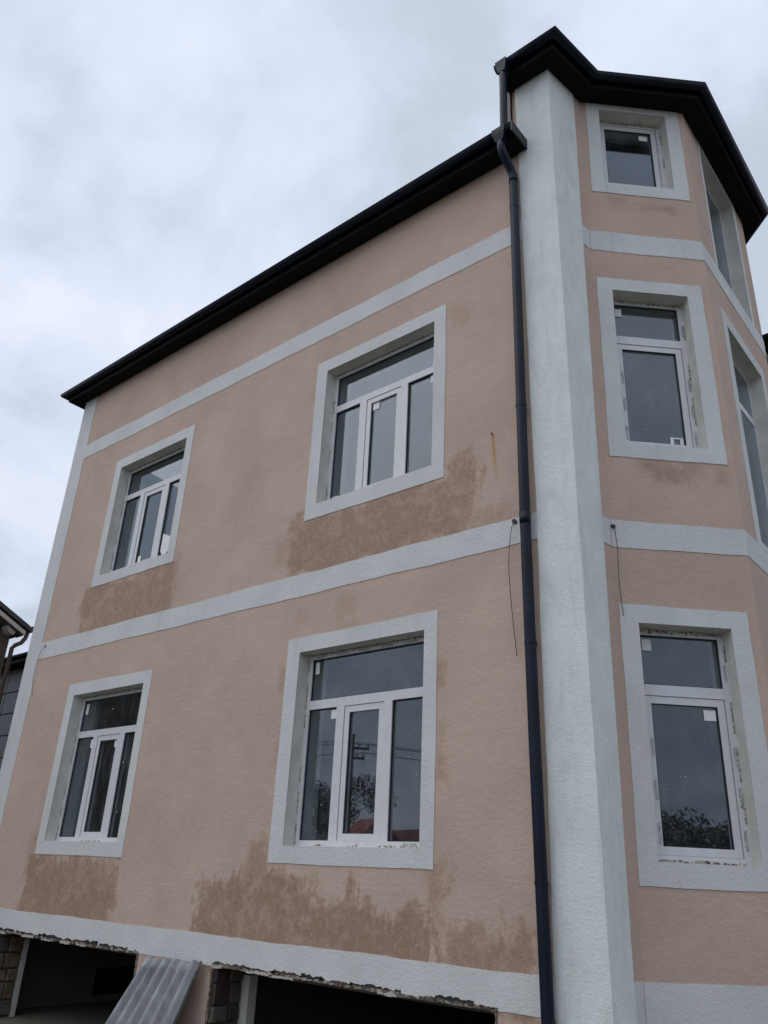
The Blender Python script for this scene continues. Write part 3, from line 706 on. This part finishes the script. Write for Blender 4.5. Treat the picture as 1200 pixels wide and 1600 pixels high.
cable(bay1, [(.022, -.012, 3.238), (.028, -.03, 3.17), (.034, -.035, 3.0), (.030, -.03, 2.75), (.045, -.03, 2.47)], 'loose cable hanging over the lowest bay window', .018)
cable(flat_left, [(-8.05, -.010, 3.235), (-8.10, -.03, 3.17), (-8.15, -.035, 2.95), (-8.14, -.03, 2.75), (-8.07, -.03, 2.56)], 'thin loose cable hanging near the white corner strip far from the downpipe', .012)

# ------------------------------------------------------------------ corrugated sheet leaning on the wall
def sheet():
    TLc, TRc = Vector((-4.63, -.045, -.255)), Vector((-3.80, -.045, -.215))
    bl = Vector((-4.86, -.235, -.83)); br = Vector((-3.86, -.235, -.70))
    bl = TLc+(bl-TLc)*1.5; br = TRc+(br-TRc)*1.72
    bl.z = max(bl.z, GZ+.01); br.z = max(br.z, GZ+.01)
    n, m = 60, 10; nv = (TRc-TLc).cross(bl-TLc).normalized()
    if nv.y > 0: nv = -nv
    vs, fs = [], []
    for j in range(m+1):
        v = j/m
        for i in range(n+1):
            u = i/n; p = TLc.lerp(TRc, u).lerp(bl.lerp(br, u), v)
            p = p+nv*(.033*math.sin(u*2*math.pi*6.2)+.012*math.sin(v*2.2+u*3))
            if j == 0: p.z += .012*math.sin(u*17)*random.random()
            if i == n: p += nv*.02
            vs.append(tuple(p))
    for j in range(m):
        for i in range(n): a = j*(n+1)+i; fs.append((a, a+1, a+n+2, a+n+1))
    me = bpy.data.meshes.new('corrugated_sheet'); me.from_pydata(vs, [], fs); me.update()
    o = link('corrugated_sheet', me, 'zinc', None, True)
    s = o.modifiers.new('thickness', 'SOLIDIFY'); s.thickness = .002
    return tag(o, 'bent corrugated galvanised sheet leaning on the wall between two basement openings', 'metal sheet')
sheet()

# ------------------------------------------------------------------ neighbours
nb = thing('neighbour_house', (-17, -2, GZ), 'brown gabled house with dark roof and pale fascia beyond the white corner strip', 'house')
xw, yr, ye = -14.35, -2.6, 2.30
ez, sl = 4.96, .47
b = B()
b.loft([[(x, ye, GZ), (x, ye, ez-.12), (x, yr, ez-.12+sl*(ye-yr)), (x, 2*yr-ye, ez-.12), (x, 2*yr-ye, GZ)] for x in (xw, -20.)]); b.done('wall', 'dbrown', nb)
yt = 2.52; zt = 5.09
b = B()
for sg in (1, -1):
    f_ = lambda y: y if sg == 1 else 2*yr-y
    b.loft([[(x, f_(yt), zt), (x, f_(yr), zt+sl*(yt-yr)), (x, f_(yr), zt+sl*(yt-yr)-.10), (x, f_(yt), zt-.10)] for x in (-14.0, -20.3)])
nroof = b.done('roof', 'slate', nb)
b = B()
b.loft([[(x, yt-.06, zt-.13), (x, yr, zt-.13+sl*(yt-.06-yr)+.03), (x, yr, zt-.25+sl*(yt-.06-yr)+.03), (x, yt-.06, zt-.22)] for x in (-14.02, -14.06)]); b.done('bargeboard', 'fascia', nb)
b = B(); b.loft([[(x, yt-.08, zt-.20), (x, yr, zt-.20+sl*(yt-.08-yr)), (x, yr, zt-.23+sl*(yt-.08-yr)), (x, yt-.08, zt-.23)] for x in (-14.07, -14.35)]); b.done('soffit', 'dbrown', nb)
for q in range(5):
    y = 2.2-q*.75; z = zt-.26+sl*(yt-y); b = B()
    b.loft([[(x, y+.1, z-.05), (x, y+.06, z-.13), (x, y-.05, z-.10), (x, y-.12, z), (x, y-.1, z+.06), (x, y+.12, z-.02)] for x in (-14.12, -14.345)]); b.done('bracket', 'fascia', nb)
b = B(); b.tube([(-14.0, yt+.06, zt-.06), (-20.3, yt+.06, zt-.06)], .065, 10); b.done('gutter', 'brown', nroof, True)
b = B(); b.tube([(-14.12, yt+.03, zt-.10), (-14.12, yt+.01, zt-.24), (-14.13, yt-.05, zt-.36), (-14.15, yt-.16, zt-.44), (-14.2, yt-.19, zt-.50), (-14.2, yt-.19, GZ+.1)], .045, 10); b.done('downpipe', 'dbrown', nb, True)
b = B(); b.box(-14.36, -14.30, -3.3, -1.9, 1.2, 2.7); wv = b.done('window', 'upvc', nb); b = B(); b.box(-14.298, -14.29, -3.22, -1.98, 1.28, 2.62); b.done('pane', 'glass', wv)

cl_ = thing('clad_house', (-21, 8, GZ), 'house clad in large dark panels with pale joints behind the brown gabled house', 'house')
b = B(); b.box(-29., -16., 5.0, 12., GZ, 5.32); b.done('wall', 'joint', cl_)
px_, pz_ = .92, .58
meP = None
for r in range(11):
    for c in range(14):
        x = -16.02-(c+1)*px_; z = 5.26-(r+1)*pz_
        if z < GZ: continue
        if meP is None:
            b = B(); b.box(0, px_-.03, 4.96, 4.998, 0, pz_-.03); po = b.done('panel', 'slate', cl_, bevel=.004); meP = po.data
        else:
            po = bpy.data.objects.new('panel', meP); COL.objects.link(po); po.parent = cl_; po.matrix_parent_inverse = pworld(cl_).inverted()
        po.location = (x, 0, z)
b = B(); b.loft([[(x, 4.55, 5.32), (x, 4.55, 5.50), (x, 8.5, 6.9), (x, 12.4, 5.50), (x, 12.4, 5.32)] for x in (-29.3, -15.7)]); rr_ = b.done('roof', 'black', cl_)
b = B(); b.tube([(-29.3, 4.50, 5.46), (-15.7, 4.50, 5.46)], .06, 8); b.done('gutter', 'navy', rr_, True)

# ------------------------------------------------------------------ across the street (these show in the window panes)
def gable_house(name, cxy, sx, sy, hw, hr, wallm, roofm, label, rot=0):
    t = thing(name, (*cxy, GZ), label, 'house')
    t.rotation_euler.z = 0
    X, Y = cxy; ca, sa = math.cos(R(rot)), math.sin(R(rot))
    def P(x, y, z): return (X+x*ca-y*sa, Y+x*sa+y*ca, GZ+z)
    b = B(); b.loft([[P(x, -sy, 0), P(x, -sy, hw), P(x, 0, hr-.1), P(x, sy, hw), P(x, sy, 0)] for x in (-sx, sx)]); b.done('wall', wallm, t)
    for sg in (1, -1):
        b = B(); k = (hr-hw)/sy; e = .45
        b.loft([[P(x, sg*(sy+e), hw-k*e+.02), P(x, 0, hr), P(x, 0, hr+.12), P(x, sg*(sy+e), hw-k*e+.14)] for x in (-sx-.4, sx+.4)]); b.done('roof', roofm, t)
    for q in (-.55, .1):
        b = B(); b.hexa([P(sx*q, sy+.01, 1.0), P(sx*q+1.1, sy+.01, 1.0), P(sx*q+1.1, sy+.06, 1.0), P(sx*q, sy+.06, 1.0), P(sx*q, sy+.01, 2.2), P(sx*q+1.1, sy+.01, 2.2), P(sx*q+1.1, sy+.06, 2.2), P(sx*q, sy+.06, 2.2)]); w_ = b.done('window', 'upvc', t)
        b = B(); b.hexa([P(sx*q+.08, sy+.062, 1.08), P(sx*q+1.02, sy+.062, 1.08), P(sx*q+1.02, sy+.07, 1.08), P(sx*q+.08, sy+.07, 1.08), P(sx*q+.08, sy+.062, 2.12), P(sx*q+1.02, sy+.062, 2.12), P(sx*q+1.02, sy+.07, 2.12), P(sx*q+.08, sy+.07, 2.12)]); b.done('pane', 'glass', w_)
    b = B(); b.hexa([P(sx*.6, sy+.01, .0), P(sx*.6+.95, sy+.01, 0), P(sx*.6+.95, sy+.05, 0), P(sx*.6, sy+.05, 0), P(sx*.6, sy+.01, 2.05), P(sx*.6+.95, sy+.01, 2.05), P(sx*.6+.95, sy+.05, 2.05), P(sx*.6, sy+.05, 2.05)]); b.done('door', 'wood', t)
    return t
gable_house('roadside_house', (-27.5, -36.), 6., 3.6, 2.5, 4.3, 'dbrown', 'tile', 'low brown house with dark red tiled roof mirrored in the ground floor panes', 18)
gable_house('shed', (-22.6, -23.6), 1.1, .9, 3.1, 3.9, 'cream', 'redpaint', 'small shed with bright red metal roof mirrored in the ground floor sash', 30)
# utility pole with crossarm and wires
up_ = thing('utility_pole', (-20.5, -19.8, GZ), 'wooden utility pole with crossarm and insulators mirrored in the ground floor sash', 'pole')
PX, PY = -20.5, -19.8
b = B(); b.tube([(PX, PY, GZ-.3), (PX, PY, 2.5), (PX+.03, PY, 5.9)], [.15, .125, .10], 12); b.done('post', 'bark', up_, True)
dv = Vector((.69, -.72, 0)); ctr = Vector((PX+.03, PY, 5.35))
for z_, L_ in ((5.35, .75), (4.95, .55)):
    c_ = Vector((PX+.03, PY, z_)); a_ = c_-dv*L_; e_ = c_+dv*L_; b = B(); b.tube([tuple(a_), tuple(e_)], .05, 8); b.done('crossarm', 'wood', up_)
    for f_ in (-.9, -.4, .4, .9):
        q = c_+dv*L_*f_; b = B(); b.tube([(q.x, q.y, z_+.04), (q.x, q.y, z_+.12), (q.x, q.y, z_+.22)], [.02, .045, .03], 8); b.done('insulator', 'upvc', up_, True)
wd = Vector((.72, .69, 0))
for k, (off, z_) in enumerate(((-.65, 5.58), (.3, 5.58), (.5, 5.18))):
    p0 = Vector((PX+.03, PY, z_))+dv*off; pts_ = []
    for j in range(33):
        f_ = (j-16)/16; q = p0+Vector((.80, -.6, 0))*f_*38; sag = 1.3*(1-abs(1-2*abs(f_) if abs(f_) <= .5 else 0))
        pts_.append((q.x, q.y, z_-1.1*math.sin(abs(f_)*math.pi)))
    b = B(); b.tube(pts_, .014, 6); o_ = b.done('overhead_wire', 'wire', None, True); tag(o_, ['lowest overhead wire', 'upper overhead wire on the outer insulator', 'upper overhead wire on the inner insulator'][2-k]+' slung from the utility pole', 'wire', 'overhead wires')
def foliage(b, c, r, n, size, rnd):
    for _ in range(n):
        while True:
            p = Vector((rnd.uniform(-1, 1), rnd.uniform(-1, 1), rnd.uniform(-1, 1)))
            if p.length < 1: break
        p = Vector((p.x*r[0], p.y*r[1], p.z*r[2]))+c
        u = Vector((rnd.gauss(0, 1), rnd.gauss(0, 1), rnd.gauss(0, 1))).normalized(); v = u.orthogonal().normalized(); s_ = size*rnd.uniform(.6, 1.3)
        b.tri([p-u*s_, p+v*s_*.45, p+u*s_, p-v*s_*.45])
def foliage_obj(name, clumps, size, mat, parent, rnd):
    b = B()
    for c, r, n in clumps: foliage(b, Vector(c), r, n, size, rnd)
    me = bpy.data.meshes.new(name); b.bm.to_mesh(me); b.bm.free(); return link(name, me, mat, parent)
rnd = random.Random(11)
tX, tY = -17.8, -16.2
tree = thing('tree', (tX, tY, GZ), 'small bushy tree near the utility pole mirrored in the ground floor panes', 'tree')
b = B(); b.tube([(tX, tY, GZ-.1), (tX+.05, tY, .2), (tX-.05, tY+.1, 1.6), (tX, tY, 3.0)], [.14, .11, .08, .03], 8)
for q in range(7):
    a = q*2.4; b.tube([(tX, tY, .3+q*.3), (tX+math.cos(a)*.6, tY+math.sin(a)*.6, .9+q*.3), (tX+math.cos(a)*1.0, tY+math.sin(a)*1.0, 1.3+q*.28)], [.05, .03, .012], 6)
b.done('trunk', 'bark', tree, True)
cl2 = [((tX+rnd.gauss(0, .6), tY+rnd.gauss(0, .6), rnd.uniform(.6, 3.3)), (.6, .6, .5), 900) for _ in range(16)]
foliage_obj('crown', cl2, .05, 'leaf', tree, rnd)
# wood on the far side of the lane, mirrored in the bay
cl3 = []
for q in range(70):
    a = R(-72+q*1.25+rnd.uniform(-.6, .6)); d_ = rnd.uniform(26, 34); h = rnd.uniform(3.3, 4.0)
    for z_ in (.2, h*.55, h): cl3.append(((math.cos(a)*d_+rnd.gauss(0, .5), math.sin(a)*d_-1, GZ+z_+.4), (1.7, 1.7, 1.05), 950))
wd_ = foliage_obj('wood', cl3, .085, 'leaf', None, rnd); wd_['kind'] = 'stuff'; wd_['label'] = 'dark line of trees mirrored in the lowest bay window'; wd_['category'] = 'wood'
